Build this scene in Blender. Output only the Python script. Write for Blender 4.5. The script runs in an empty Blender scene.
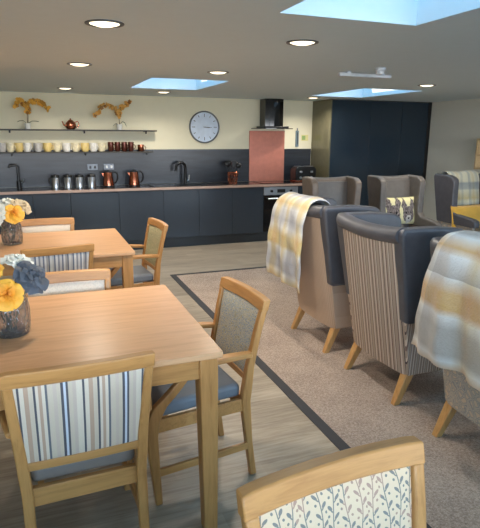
import bpy, bmesh, math, random
from mathutils import Vector, Matrix

C = bpy.context.scene.collection
scene = bpy.context.scene
PI = math.pi
random.seed(7)

# ------------------------------------------------------------------ camera
cd = bpy.data.cameras.new('camera'); cam = bpy.data.objects.new('camera', cd); C.objects.link(cam)
F = Vector((0.34594, 0.90802, -0.23629)); R = Vector((0.93496, -0.35472, 0.00572)); U = Vector((0.07862, 0.2229, 0.97167))
M = Matrix((R, U, -F)).transposed().to_4x4(); M.translation = Vector((0, 0, 1.68))
cam.matrix_world = M
cd.sensor_fit = 'VERTICAL'; cd.sensor_height = 36; cd.lens = 530.19 / 528 * 36
cd.clip_start = 0.02; cd.clip_end = 200
scene.camera = cam

# ------------------------------------------------------------------ sky and exposure
scene.view_settings.view_transform = 'Standard'; scene.view_settings.look = 'None'
scene.view_settings.gamma = 1; scene.view_settings.use_curve_mapping = False
scene.view_settings.exposure = 0.22
w = bpy.data.worlds.new('sky'); scene.world = w; w.use_nodes = True
nt = w.node_tree; nt.nodes.clear()
o_ = nt.nodes.new('ShaderNodeOutputWorld'); bg = nt.nodes.new('ShaderNodeBackground')
tc = nt.nodes.new('ShaderNodeTexCoord'); sx = nt.nodes.new('ShaderNodeSeparateXYZ'); cr = nt.nodes.new('ShaderNodeValToRGB')
nt.links.new(tc.outputs['Generated'], sx.inputs[0]); nt.links.new(sx.outputs['Z'], cr.inputs[0])
nt.links.new(cr.outputs[0], bg.inputs[0]); nt.links.new(bg.outputs[0], o_.inputs[0])
e = cr.color_ramp.elements
e[0].position = 0.0; e[0].color = (0.95, 0.97, 1.0, 1)
e[1].position = 1.0; e[1].color = (0.005, 0.060, 0.115, 1)
k = e.new(0.14); k.color = (0.50, 0.74, 1.0, 1)
k = e.new(0.3); k.color = (0.008, 0.082, 0.145, 1)
bg.inputs[1].default_value = 15.5
sl = bpy.data.lights.new('sun', 'SUN'); sl.energy = 6; sl.angle = 0.01; sl.color = (1, .96, .9)
so = bpy.data.objects.new('sun', sl); C.objects.link(so); so.rotation_euler = Vector((-.85, .22, .56)).to_track_quat('Z', 'Y').to_euler()
scene.cycles.max_bounces = 8; scene.cycles.diffuse_bounces = 5; scene.cycles.glossy_bounces = 4
scene.cycles.sample_clamp_indirect = 6.0
scene.cycles.caustics_reflective = False; scene.cycles.caustics_refractive = False

def area(name, loc, rot, sx_, sy_, power, col=(1, 1, 1), portal=False, spread=PI, shape='RECTANGLE'):
    l = bpy.data.lights.new(name, 'AREA'); l.shape = shape; l.size = sx_; l.size_y = sy_
    l.energy = power; l.color = col; l.spread = spread
    if portal: l.cycles.is_portal = True
    o = bpy.data.objects.new(name, l); o.location = loc; o.rotation_euler = rot; C.objects.link(o)
    return o
CEIL = 2.25
SKY = [(1.15, 1.95, 1.0, 2.51), (1.19, 2.05, 5.72, 7.03), (3.88, 4.78, 5.9, 7.3), (4.1, 5.0, 1.2, 2.6)]  # last opening is unseen, added to let more light into the room
WELL = 0.62
for (x0, x1, y0, y1) in SKY:      # daylight enters through the skylight openings
    area('skylight_portal', ((x0+x1)/2, (y0+y1)/2, CEIL+WELL), (0, 0, 0), x1-x0, y1-y0, 1, portal=True)
WIN = [(-2.2, 0.0), (0.5, 2.7), (3.2, 5.6)]     # windows in the wall behind the camera
for (x0, x1) in WIN:
    area('window_portal', ((x0+x1)/2, -1.9, 1.45), (PI/2, 0, 0), x1-x0, 1.3, 1, portal=True)

# ------------------------------------------------------------------ material helpers
class X:
    """small expression wrapper over math nodes"""
    def __init__(s, nt, sock): s.nt = nt; s.s = sock
    def _m(s, op, *a):
        n = s.nt.nodes.new('ShaderNodeMath'); n.operation = op
        for i, v in enumerate((s,) + a):
            if isinstance(v, X): s.nt.links.new(v.s, n.inputs[i])
            else: n.inputs[i].default_value = float(v)
        return X(s.nt, n.outputs[0])
    def __add__(s, o): return s._m('ADD', o)
    def __sub__(s, o): return s._m('SUBTRACT', o)
    def __mul__(s, o): return s._m('MULTIPLY', o)
    def __truediv__(s, o): return s._m('DIVIDE', o)
    def fract(s): return s._m('FRACT')
    def floor(s): return s._m('FLOOR')
    def abs(s): return s._m('ABSOLUTE')
    def sin(s): return s._m('SINE')
    def lt(s, o): return s._m('LESS_THAN', o)
    def gt(s, o): return s._m('GREATER_THAN', o)
    def max(s, o): return s._m('MAXIMUM', o)
    def min(s, o): return s._m('MINIMUM', o)
    def mod(s, o): return s._m('FLOORED_MODULO', o)
    def sqrt(s): return s._m('SQRT')

class Mat:
    def __init__(s, name):
        s.m = bpy.data.materials.new(name); s.m.use_nodes = True; s.nt = s.m.node_tree
        s.b = s.nt.nodes['Principled BSDF']; s.tc = None
    def new(s, t): return s.nt.nodes.new(t)
    def link(s, a, b): s.nt.links.new(a, b)
    def coord(s, kind='Object', scale=(1, 1, 1), rot=(0, 0, 0)):
        if s.tc is None: s.tc = s.new('ShaderNodeTexCoord')
        mp = s.new('ShaderNodeMapping'); s.link(s.tc.outputs[kind], mp.inputs[0])
        mp.inputs['Scale'].default_value = scale; mp.inputs['Rotation'].default_value = rot
        return mp.outputs[0]
    def xyz(s, kind='Object'):
        sp = s.new('ShaderNodeSeparateXYZ'); s.link(s.coord(kind), sp.inputs[0])
        return [X(s.nt, sp.outputs[i]) for i in range(3)]
    def noise(s, vec, scale, detail=3, rough=0.5, dist=0.0):
        n = s.new('ShaderNodeTexNoise'); s.link(vec, n.inputs['Vector']); n.inputs['Scale'].default_value = scale
        n.inputs['Detail'].default_value = detail; n.inputs['Roughness'].default_value = rough; n.inputs['Distortion'].default_value = dist
        return X(s.nt, n.outputs['Fac'])
    def voronoi(s, vec, scale, feature='F1', out='Distance'):
        n = s.new('ShaderNodeTexVoronoi'); n.feature = feature; s.link(vec, n.inputs['Vector']); n.inputs['Scale'].default_value = scale
        return X(s.nt, n.outputs[out])
    def ramp(s, fac, stops, interp='LINEAR'):
        n = s.new('ShaderNodeValToRGB'); n.color_ramp.interpolation = interp
        el = n.color_ramp.elements
        while len(el) > 1: el.remove(el[-1])
        el[0].position = stops[0][0]; el[0].color = (*stops[0][1], 1)
        for p, c in stops[1:]:
            k = el.new(p); k.color = (*c, 1)
        s.link(fac.s, n.inputs[0]); return n.outputs[0]
    def mix(s, fac, a, b, mode='MIX'):
        n = s.new('ShaderNodeMix'); n.data_type = 'RGBA'; n.blend_type = mode
        if isinstance(fac, X): s.link(fac.s, n.inputs[0])
        else: n.inputs[0].default_value = fac
        for i, v in ((6, a), (7, b)):
            if isinstance(v, tuple): n.inputs[i].default_value = (*v, 1)
            else: s.link(v, n.inputs[i])
        return n.outputs[2]
    def base(s, c):
        if isinstance(c, tuple): s.b.inputs['Base Color'].default_value = (*c, 1)
        else: s.link(c, s.b.inputs['Base Color'])
    def set(s, **k):
        for a, v in k.items(): s.b.inputs[a.replace('_', ' ')].default_value = v
        return s
    def bump(s, h, strength=0.3, dist=0.005):
        n = s.new('ShaderNodeBump'); n.inputs['Strength'].default_value = strength; n.inputs['Distance'].default_value = dist
        s.link(h.s, n.inputs['Height']); s.link(n.outputs[0], s.b.inputs['Normal'])

def sr(r, g, b):
    f = lambda v: (v/255/12.92) if v/255 <= 0.04045 else ((v/255+0.055)/1.055)**2.4
    return (f(r), f(g), f(b))

def plain(name, col, rough=0.5, metal=0.0, bump=None, vary=0.06, **k):
    m = Mat(name); v = m.coord()
    n = m.noise(v, 14, 3)
    d = tuple(c*(1-vary) for c in col); l = tuple(min(1, c*(1+vary)) for c in col)
    m.base(m.ramp(n, [(0.3, d), (0.7, l)])); m.set(Roughness=rough, Metallic=metal, **k)
    if bump: m.bump(m.noise(v, bump[0], 2), bump[1], bump[2] if len(bump) > 2 else 0.002)
    return m.m

def wood(name, light, dark, axis='Z', rough=0.38, scale=1.0):
    m = Mat(name); sc = {'X': (1.2, 14, 14), 'Y': (14, 1.2, 14), 'Z': (14, 14, 1.2)}[axis]
    v = m.coord(scale=tuple(q*scale for q in sc))
    n = m.noise(v, 2.2, 5, 0.62, 0.8); n2 = m.noise(v, 9, 3, 0.6)
    g = n*0.72 + n2*0.28
    m.base(m.ramp(g, [(0.28, dark), (0.52, light), (0.75, tuple(min(1, c*1.12) for c in light))]))
    m.set(Roughness=rough); m.bump(n2, 0.08, 0.001)
    return m.m

def stripes(name, stops, width, rough=0.85, axis=0):
    m = Mat(name); c = m.xyz(); f = (c[axis]/width)
    f = f.fract(); col = m.ramp(f, stops, 'CONSTANT')
    v = m.coord(); n = m.noise(v, 260, 2)
    col = m.mix(n*0.25, col, (0.62, 0.55, 0.47), 'MULTIPLY'); m.base(col); m.set(Roughness=rough)
    m.bump(n, 0.25, 0.001); return m.m

def sprig(name, ground, leafA, leafB, cw=0.052, lh=0.026):
    m = Mat(name); x, y, z = m.xyz()
    u = x/cw; i = u.floor(); wob = (z*34 + i*2.1).sin()*0.13
    fx = u.fract() - 0.5 - wob
    v = z/lh + i*0.37; j = v.floor(); fy = v.fract() - 0.5
    sgn = j.mod(2)*2 - 1
    stem = (fx.abs()*cw).lt(0.0014)
    def leaf(off, tall, w_, h_):
        du = (fx - sgn*off)*cw; dw = (fy - tall)*lh
        a = (du*sgn + dw)*0.7071; b = (du*sgn - dw)*0.7071
        aa = a/w_; bb = b/h_
        return (aa*aa + bb*bb).lt(1)
    lv = leaf(0.27, 0.1, 0.0080, 0.0038).max(leaf(0.12, -0.3, 0.005, 0.0016))
    du = (fx + sgn*0.33)*cw; dw = (fy-0.25)*lh
    berry = ((du*du + dw*dw).sqrt()).lt(0.0032)
    mask = stem.max(lv).max(berry)
    n = m.noise(m.coord(), 7, 1)
    lc = m.ramp(n, [(0.0, leafA), (0.56, leafB)], 'CONSTANT')
    n2 = m.noise(m.coord(), 300, 2)
    g = m.mix(n2*0.2, ground, tuple(c*0.7 for c in ground))
    m.base(m.mix(mask*0.85, g, lc)); m.set(Roughness=0.85); m.bump(n2, 0.2, 0.001)
    return m.m

def foliage(name, cols, scale=60, rough=0.8):
    m = Mat(name); v = m.coord(); wv = m.noise(v, scale*0.35, 2, 0.5, 2.5)
    vo = m.voronoi(v, scale, 'DISTANCE_TO_EDGE')
    f = vo*1.6 + wv*0.6
    m.base(m.ramp(f, [(0.0, cols[0]), (0.38, cols[1]), (0.52, cols[2]), (0.66, cols[3])])); m.set(Roughness=rough)
    m.bump(f, 0.15, 0.001); return m.m

def plaid(name, bands_u, bands_v, ground, su=1.0, sv=1.0):
    m = Mat(name); u, v, _ = m.xyz('UV')
    cu = m.ramp((u*su).fract(), bands_u, 'LINEAR'); cv = m.ramp((v*sv).fract(), bands_v, 'LINEAR')
    c = m.mix(0.75, cv, cu, 'MULTIPLY'); n = m.noise(m.coord(), 90, 4, 0.7); n2 = m.noise(m.coord(), 16, 3, 0.6)
    c = m.mix(n2*0.22, c, ground); m.base(m.mix(n*0.22, c, (.93, .91, .88)))
    m.set(Roughness=0.95, Sheen_Weight=0.35, Sheen_Roughness=0.5); m.bump(n*0.6+n2*0.8, 0.9, 0.012)
    return m.m

# ------------------------------------------------------------------ materials
OAK = sr(196, 142, 84); OAKD = sr(164, 110, 58)
m_oak_z = wood('oak_upright', OAK, OAKD, 'Z'); m_oak_x = wood('oak_across', OAK, OAKD, 'X'); m_oak_y = wood('oak_along', OAK, OAKD, 'Y')
m_top = wood('table_top_oak', sr(220, 170, 126), sr(200, 146, 102), 'X', 0.3, 0.8)
m_leg = wood('sofa_leg_oak', sr(206, 158, 100), sr(176, 124, 70), 'Z')
m_seat = plain('slate_blue_vinyl', sr(116, 122, 130), 0.42, bump=(120, 0.1))
m_seat_g = plain('taupe_vinyl', sr(128, 116, 108), 0.5, bump=(120, 0.1))
cr_, bl_, pk_, dk_, wh_ = sr(218, 200, 178), sr(112, 110, 116), sr(198, 164, 140), sr(92, 88, 94), sr(230, 214, 194)
m_stripeA = stripes('blue_cream_stripe', [(0, dk_), (.035, wh_), (.10, pk_), (.17, cr_), (.24, dk_), (.275, wh_), (.32, pk_), (.37, wh_), (.42, bl_), (.455, cr_), (.54, sr(214, 192, 176)), (.60, cr_), (.66, dk_), (.70, sr(214, 218, 226)), (.74, dk_), (.775, cr_), (.84, sr(214, 192, 176)), (.90, wh_)], 0.197)
m_stripeS2 = stripes('blue_grey_stripe', [(0, sr(214,208,204)), (.12, sr(120,124,140)), (.2, sr(226,220,214)), (.3, sr(172,164,160)), (.42, sr(96,100,118)), (.48, sr(220,214,208)), (.62, sr(196,190,186)), (.7, sr(112,116,134)), (.78, sr(228,222,216)), (.9, sr(150,148,154))], 0.125)
m_sprig = sprig('sprig_print', sr(226, 200, 168), sr(102, 106, 108), sr(168, 128, 116), 0.036, 0.020)
m_fan = sprig('cream_sprig_print', sr(242, 226, 206), sr(226, 212, 194), sr(232, 214, 194), 0.034, 0.018)
m_fol = foliage('leafy_print', [sr(104, 104, 98), sr(184, 174, 148), sr(218, 208, 186), sr(142, 154, 168)], 75)
m_folg = foliage('green_leaf_print', [sr(128, 132, 100), sr(180, 170, 130), sr(206, 192, 152), sr(156, 152, 118)], 45)
t1, t2, t3, t4 = sr(186, 166, 150), sr(134, 112, 104), sr(222, 206, 190), sr(98, 84, 82)
T_ = ('taupe_stripe', [(0, t1), (.10, t2), (.16, t3), (.26, t1), (.36, t4), (.41, t1), (.50, t3), (.60, t2), (.68, t1), (.80, t3), (.86, t4), (.90, t1)], 0.125)
m_taupe = stripes(*T_); m_taupe_side = stripes('taupe_stripe_side', T_[1], .07, axis=1)
m_taupe_plain = stripes('taupe_fine_stripe', [(0, sr(206, 178, 154)), (.5, sr(194, 166, 142)), (.75, sr(212, 186, 162))], 0.02)
m_damask = foliage('grey_damask', [sr(104, 110, 118), sr(196, 184, 168), sr(142, 144, 148), sr(206, 186, 160)], 26)
m_leather = plain('slate_leather', sr(86, 85, 90), 0.40, bump=(90, 0.25), vary=0.1)
m_leatherb = plain('grey_leather', sr(106, 100, 95), 0.42, bump=(90, 0.25), vary=0.1)
m_leatherw = plain('brown_grey_leather', sr(118, 104, 92), 0.45, bump=(90, 0.25), vary=0.12)
Y_, G_, W_ = sr(236, 206, 116), sr(186, 188, 200), sr(250, 249, 246)
B_ = [(0.0, W_), (0.10, Y_), (0.22, Y_), (0.27, W_), (0.42, G_), (0.54, G_), (0.60, W_), (0.70, Y_), (0.76, W_), (0.9, G_), (1.0, W_)]
m_throwA = plaid('yellow_grey_plaid', B_, B_, sr(232, 226, 216), 1.4, 1.7)
Y2 = sr(222, 168, 62); G2 = sr(186, 178, 168)
B2 = [(0.0, W_), (0.12, Y2), (0.24, Y2), (0.30, W_), (0.40, G2), (0.62, G2), (0.68, W_), (0.78, Y2), (0.84, W_), (1.0, G2)]
B2u = [(0.0, W_), (0.15, sr(200, 188, 172)), (0.32, W_), (0.5, sr(236, 204, 130)), (0.62, W_), (1.0, sr(196, 190, 192))]
m_throwC = plaid('ochre_grey_plaid', B2u, B2, sr(228, 222, 214), 1.1, 1.75)
BE = [(0.0, sr(222, 218, 196)), (0.18, sr(222, 218, 196)), (0.22, sr(128, 140, 150)), (0.34, sr(150, 158, 160)), (0.38, sr(226, 222, 200)), (0.55, sr(212, 190, 120)), (0.62, sr(226, 222, 200)), (0.8, sr(146, 154, 158)), (0.88, sr(222, 218, 196))]
m_throwE = plaid('blue_cream_check', BE, BE, sr(220, 214, 196), 2.0, 2.0)
m_ceil = plain('ceiling_paint', sr(224, 236, 240), 0.9, vary=0.01)
m_wall = plain('cream_paint', sr(232, 226, 200), 0.85, vary=0.01)
m_wallg = plain('shaded_cream_paint', sr(224, 221, 208), 0.85, vary=0.01)  # cream wall paint greyed to carry the shade on the right wall
m_white = plain('white_gloss', sr(236, 238, 240), 0.4)
m_well = plain('well_paint', sr(240, 242, 244), 0.8, vary=0.01)
m_unit = plain('slate_gloss_lacquer', sr(56, 65, 75), 0.24, vary=0.03)
m_unit2 = plain('midnight_gloss_lacquer', sr(37, 51, 63), 0.14, vary=0.03)
m_plinth = plain('plinth_lacquer', sr(48, 54, 60), 0.45)
m_dark = plain('worktop_laminate', sr(44, 42, 42), 0.18)
m_edge = plain('worktop_edge_oak', sr(196, 164, 146), 0.4)
m_splash = Mat('splashback_laminate'); _v = m_splash.coord(scale=(1, 8, 8)); _n = m_splash.noise(_v, 3, 4)
m_splash.base(m_splash.ramp(_n, [(0.3, sr(28, 31, 38)), (0.7, sr(44, 49, 58))])); m_splash.set(Roughness=0.3); m_splash = m_splash.m
m_copper_s = plain('copper_sheet', sr(204, 132, 114), 0.42, metal=0.55, bump=(30, 0.1))
m_copper = plain('polished_copper', sr(180, 108, 82), 0.22, metal=1.0)
m_steel = plain('brushed_steel', sr(190, 192, 196), 0.28, metal=1.0)
m_steel2 = plain('oven_steel', sr(168, 176, 184), 0.35, metal=0.7)
m_black = plain('black_plastic', sr(24, 24, 26), 0.3)
m_glassk = plain('black_glass', sr(16, 18, 22), 0.08)
m_shelf = plain('shelf_black', sr(58, 56, 52), 0.5)
m_silver = plain('clock_rim_silver', sr(120, 124, 130), 0.35, metal=0.6)
m_clock = plain('clock_face_blue', sr(212, 226, 244), 0.6)
m_trimd = plain('charcoal_strip', sr(58, 58, 62), 0.7)
m_box = wood('bookcase_oak', sr(214, 186, 142), sr(190, 160, 116), 'Y')
m_green = plain('leaf_green', sr(86, 104, 72), 0.5)
m_stem = plain('stem_brown', sr(96, 72, 44), 0.6)
m_bloom = plain('amber_petal', sr(232, 182, 66), 0.6, vary=0.3)
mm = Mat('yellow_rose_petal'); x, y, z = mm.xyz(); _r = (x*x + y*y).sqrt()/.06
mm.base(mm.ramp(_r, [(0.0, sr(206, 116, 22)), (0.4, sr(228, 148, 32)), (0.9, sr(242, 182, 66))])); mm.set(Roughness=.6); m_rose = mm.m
m_wrose = plain('white_rose_petal', sr(226, 226, 216), 0.6)
m_brose = plain('slate_blue_petal', sr(78, 84, 94), 0.6, vary=0.25)
m_beige = plain('beige_petal', sr(204, 184, 150), 0.6)
m_mustard = plain('mustard_velvet', sr(218, 168, 68), 0.9, Sheen_Weight=0.3)
m_pot = plain('white_ceramic', sr(216, 218, 214), 0.3)
m_sensor = plain('white_plastic', sr(224, 228, 234), 0.4)

m_vase = Mat('smoked_ribbed_glass'); _n = m_vase.noise(m_vase.coord(), 40, 2)
m_vase.base(m_vase.ramp(_n, [(0.3, sr(214, 212, 212)), (0.7, sr(238, 236, 232))]))
m_vase.set(Roughness=0.06, Transmission_Weight=0.92, IOR=1.25); m_vase.bump(m_vase.voronoi(m_vase.coord(scale=(1, 1, .6)), 48), 1.0, 0.012); m_vase = m_vase.m

mm = Mat('vinyl_planks'); x, y, z = mm.xyz()
pj = (y/0.152).floor(); u = x/1.2 + pj*0.37; pi_ = u.floor()
cell = (pj*12.9898 + pi_*78.233).sin()*43758.5; cell = cell.fract()
vg = mm.coord(scale=(1.6, 22, 1)); g1 = mm.noise(vg, 2.0, 5, 0.65, 0.6); g2 = mm.noise(mm.coord(scale=(2.5, 9, 1)), 1.3, 3)
f = g1*0.6 + g2*0.3 + cell*0.12
col = mm.ramp(f, [(0.30, sr(132, 120, 106)), (0.5, sr(168, 154, 136)), (0.72, sr(196, 184, 166))])
gap = ((y/0.152).fract()).lt(0.012)
mm.base(mm.mix(gap*0.35, col, sr(90, 80, 70))); mm.set(Roughness=0.36); mm.bump(g1, 0.06, 0.002); m_floor = mm.m

mm = Mat('carpet_pile'); v = mm.coord(); a = mm.noise(v, 420, 2, 0.7); b = mm.noise(v, 90, 3, 0.7); c_ = mm.noise(v, 3.0, 3)
f = a*0.45 + b*0.4 + c_*0.15
mm.base(mm.ramp(f, [(0.38, sr(124, 106, 94)), (0.5, sr(184, 162, 146)), (0.62, sr(222, 204, 188))])); mm.set(Roughness=0.98, Sheen_Weight=0.1)
mm.bump(a*0.5 + b, 0.9, 0.008); m_carpet = mm.m

def emit(name, col, s):
    m = Mat(name); m.b.inputs['Emission Color'].default_value = (*col, 1); m.b.inputs['Emission Strength'].default_value = s; m.base(col); return m.m
m_lamp = emit('lamp_glow', (1.0, 0.86, 0.62), 2.4)

# ------------------------------------------------------------------ mesh helpers
class MB:
    def __init__(s): s.v = []; s.f = []; s.uv = {}
    def add(s, vs, fs):
        k = len(s.v); s.v += [tuple(q) for q in vs]; s.f += [tuple(i+k for i in f) for f in fs]; return k
    def box(s, x0, x1, y0, y1, z0, z1, M=None):
        vs = [Vector((x, y, z)) for z in (z0, z1) for (x, y) in ((x0, y0), (x1, y0), (x1, y1), (x0, y1))]
        if M: vs = [M @ q for q in vs]
        s.add(vs, [(3, 2, 1, 0), (4, 5, 6, 7), (0, 1, 5, 4), (1, 2, 6, 5), (2, 3, 7, 6), (3, 0, 4, 7)]); return s
    def loft(s, rings, caps=True, closed=False):
        n = len(rings[0]); vs = [p for r in rings for p in r]; fs = []
        m = len(rings)
        for i in range(m if closed else m-1):
            a = i*n; b = ((i+1) % m)*n
            for j in range(n): fs.append((a+j, a+(j+1) % n, b+(j+1) % n, b+j))
        if caps and not closed: fs += [tuple(range(n))[::-1], tuple((m-1)*n+j for j in range(n))]
        s.add(vs, fs); return s
    def beam(s, pts):      # pts: (x, y, z, width_x, depth_y): horizontal sections
        s.loft([[(x-a/2, y-b/2, z), (x+a/2, y-b/2, z), (x+a/2, y+b/2, z), (x-a/2, y+b/2, z)] for x, y, z, a, b in pts]); return s
    def tube(s, pts, r, n=10):
        rings = []; P = [Vector(p) for p in pts]; rr = r if isinstance(r, (list, tuple)) else [r]*len(P)
        t = (P[1]-P[0]).normalized(); up = Vector((0, 0, 1)) if abs(t.z) < 0.9 else Vector((1, 0, 0)); nrm = t.cross(up).normalized()
        for i, p in enumerate(P):
            t = (P[min(i+1, len(P)-1)] - P[max(i-1, 0)]).normalized()
            nrm = (nrm - t*nrm.dot(t)).normalized(); bi = t.cross(nrm)
            rings.append([p + (nrm*math.cos(2*PI*j/n) + bi*math.sin(2*PI*j/n))*rr[i] for j in range(n)])
        s.loft(rings); return s
    def lathe(s, prof, c=(0, 0, 0), n=24, rib=0.0, ribs=0):
        rings = []
        for r, z in prof:
            rings.append([(c[0]+r*(1+rib*math.cos(ribs*2*PI*j/n))*math.cos(2*PI*j/n), c[1]+r*(1+rib*math.cos(ribs*2*PI*j/n))*math.sin(2*PI*j/n), c[2]+z) for j in range(n)])
        if prof[0][0] > .01 and prof[-1][0] > .01: s.loft(rings, closed=True)
        else: s.loft(rings)
        return s
    def prism(s, poly, fn0, fn1):    # poly of 2D points, two mapping functions
        n = len(poly); vs = [fn0(*p) for p in poly] + [fn1(*p) for p in poly]
        s.add(vs, [tuple(range(n))[::-1], tuple(range(n, 2*n))] + [(i, (i+1) % n, n+(i+1) % n, n+i) for i in range(n)]); return s
    def slab(s, nu, nv, front, back):     # closed solid between two grids
        vs = []; fs = []
        for fn in (front, back):
            for j in range(nv+1):
                for i in range(nu+1): vs.append(fn(i/nu, j/nv))
        n = (nu+1)*(nv+1); id_ = lambda k, i, j: k*n + j*(nu+1) + i
        for j in range(nv):
            for i in range(nu):
                fs.append((id_(0, i, j), id_(0, i+1, j), id_(0, i+1, j+1), id_(0, i, j+1)))
                fs.append((id_(1, i, j), id_(1, i, j+1), id_(1, i+1, j+1), id_(1, i+1, j)))
        for i in range(nu):
            fs.append((id_(0, i+1, 0), id_(0, i, 0), id_(1, i, 0), id_(1, i+1, 0))); fs.append((id_(0, i, nv), id_(0, i+1, nv), id_(1, i+1, nv), id_(1, i, nv)))
        for j in range(nv):
            fs.append((id_(0, 0, j), id_(0, 0, j+1), id_(1, 0, j+1), id_(1, 0, j))); fs.append((id_(0, nu, j+1), id_(0, nu, j), id_(1, nu, j), id_(1, nu, j+1)))
        s.add(vs, fs); return s
    def build(s, name, mat, parent=None, smooth=False, bevel=0.0, seg=2, sub=0, loc=None, rot=None):
        me = bpy.data.meshes.new(name); me.from_pydata(s.v, [], s.f); me.validate()
        bm = bmesh.new(); bm.from_mesh(me); bmesh.ops.recalc_face_normals(bm, faces=bm.faces)
        if s.uv:
            L = bm.loops.layers.uv.new('UVMap'); bm.verts.ensure_lookup_table()
            for f in bm.faces:
                for l in f.loops: l[L].uv = s.uv.get(l.vert.index, (0, 0))
        bm.to_mesh(me); bm.free()
        if isinstance(mat, (list, tuple)):
            for q in mat: me.materials.append(q)
        else: me.materials.append(mat)
        o = bpy.data.objects.new(name, me); C.objects.link(o)
        if parent: o.parent = parent
        if loc: o.location = loc
        if rot: o.rotation_euler = rot
        if bevel:
            b = o.modifiers.new('bevel', 'BEVEL'); b.width = bevel; b.segments = seg; b.limit_method = 'ANGLE'; b.angle_limit = math.radians(38); smooth = True
        if sub:
            b = o.modifiers.new('sub', 'SUBSURF'); b.levels = b.render_levels = sub; smooth = True
        if smooth:
            for p in me.polygons: p.use_smooth = True
            if not sub:
                try: me.set_sharp_from_angle(angle=math.radians(42))
                except Exception: pass
        return o

def tag(o, label, cat, group=None):
    o['label'] = label; o['category'] = cat
    if group: o['group'] = group
    return o
def thing(name, label, cat, loc=(0, 0, 0), rz=0.0, group=None):
    o = bpy.data.objects.new(name, None); C.objects.link(o); o.location = loc; o.rotation_euler = (0, 0, rz); o.empty_display_size = 0.1
    return tag(o, label, cat, group)
def struct(o): o['kind'] = 'structure'; return o
def dup(root, loc, rz=None, label=None):
    r = root.copy(); C.objects.link(r); r.location = loc
    if rz is not None: r.rotation_euler = (0, 0, rz)
    if label: r['label'] = label
    for ch in root.children:
        c = ch.copy(); C.objects.link(c); c.parent = r
        for g in ch.children:
            d = g.copy(); C.objects.link(d); d.parent = c
    return r
def box(*a): return MB().box(*a)

# ------------------------------------------------------------------ room shell
XL, XR, YB, YF = -3.4, 6.49, -1.9, 8.38     # left, right, rear (behind the camera), kitchen wall
# vinyl floor outside the carpet, carpet inset, charcoal border strips
CX0, CY1 = 1.505, 6.14
b = MB(); b.box(XL, CX0-.065, YB, YF, -.1, 0); b.box(CX0-.065, XR, CY1+.055, YF, -.1, 0); struct(b.build('floor', m_floor))
struct(box(CX0, XR, YB, CY1, -.1, 0.004).build('floor_carpet', m_carpet))
b = MB(); b.box(CX0-.065, CX0, YB, CY1+.055, -.1, 0.006); b.box(CX0, XR, CY1, CY1+.055, -.1, 0.006); struct(b.build('trim_1', m_trimd))
# ceiling with openings
xs = sorted({XL, XR} | {s[0] for s in SKY} | {s[1] for s in SKY}); ys = sorted({YB, YF} | {s[2] for s in SKY} | {s[3] for s in SKY})
b = MB()
for i in range(len(xs)-1):
    for j in range(len(ys)-1):
        cx, cy = (xs[i]+xs[i+1])/2, (ys[j]+ys[j+1])/2
        if any(s[0] < cx < s[1] and s[2] < cy < s[3] for s in SKY): continue
        b.add([(xs[i], ys[j], CEIL), (xs[i+1], ys[j], CEIL), (xs[i+1], ys[j+1], CEIL), (xs[i], ys[j+1], CEIL)], [(0, 3, 2, 1)])
        b.add([(xs[i], ys[j], CEIL+.3), (xs[i+1], ys[j], CEIL+.3), (xs[i+1], ys[j+1], CEIL+.3), (xs[i], ys[j+1], CEIL+.3)], [(0, 1, 2, 3)])
struct(b.build('ceiling', m_ceil))
for n, (x0, x1, y0, y1) in enumerate(SKY):
    t = 0.04; b = MB(); z0, z1 = CEIL-0.001, CEIL+WELL
    b.box(x0-t, x0, y0-t, y1+t, z0+.002, z1); b.box(x1, x1+t, y0-t, y1+t, z0+.002, z1); b.box(x0, x1, y0-t, y0, z0+.002, z1); b.box(x0, x1, y1, y1+t, z0+.002, z1)
    wd = struct(b.build('window_%d' % (n+1), m_well))
    b = MB(); q = .04
    b.box(x0, x0+q, y0, y1, z1-.05, z1); b.box(x1-q, x1, y0, y1, z1-.05, z1); b.box(x0, x1, y0, y0+q, z1-.05, z1); b.box(x0, x1, y1-q, y1, z1-.05, z1)
    b.build('window_frame', m_white, wd)
# walls
struct(box(XL-.1, XR+.1, YF, YF+.1, 0, CEIL+.3).build('wall_kitchen', m_wall))
struct(box(XR, XR+.1, YB-.1, YF, 0, CEIL+.3).build('wall_right', m_wallg))
struct(box(XL-.1, XL, YB-.1, YF, 0, CEIL+.3).build('wall_left', m_wall))
b = MB(); edges = [XL] + [v for w_ in WIN for v in w_] + [XR]
for i in range(0, len(edges), 2): b.box(edges[i], edges[i+1], YB-.1, YB, 0, CEIL+.3)
for (x0, x1) in WIN: b.box(x0, x1, YB-.1, YB, 0, .8); b.box(x0, x1, YB-.1, YB, 2.1, CEIL+.3)
struct(b.build('wall_rear', m_wall))
for n, (x0, x1) in enumerate(WIN):
    b = MB(); q = .05; c = (x0+x1)/2
    b.box(x0, x1, YB-.08, YB-.02, .8, .8+q); b.box(x0, x1, YB-.08, YB-.02, 2.1-q, 2.1)
    for xx in (x0, c-q/2, x1-q): b.box(xx, xx+q, YB-.08, YB-.02, .8+q, 2.1-q)
    struct(b.build('window_%d' % (n+5), m_white))
struct(box(XR-.015, XR, YB, 7.7, 0.004, .1).build('baseboard_right', m_white))
# unseen ground outside, made pale to bounce light onto the ceiling
struct(box(-20, 20, -22, 20, -.3, -.12).build('ground', plain('pale_bounce_ground', sr(226, 226, 226), 0.9)))

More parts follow.
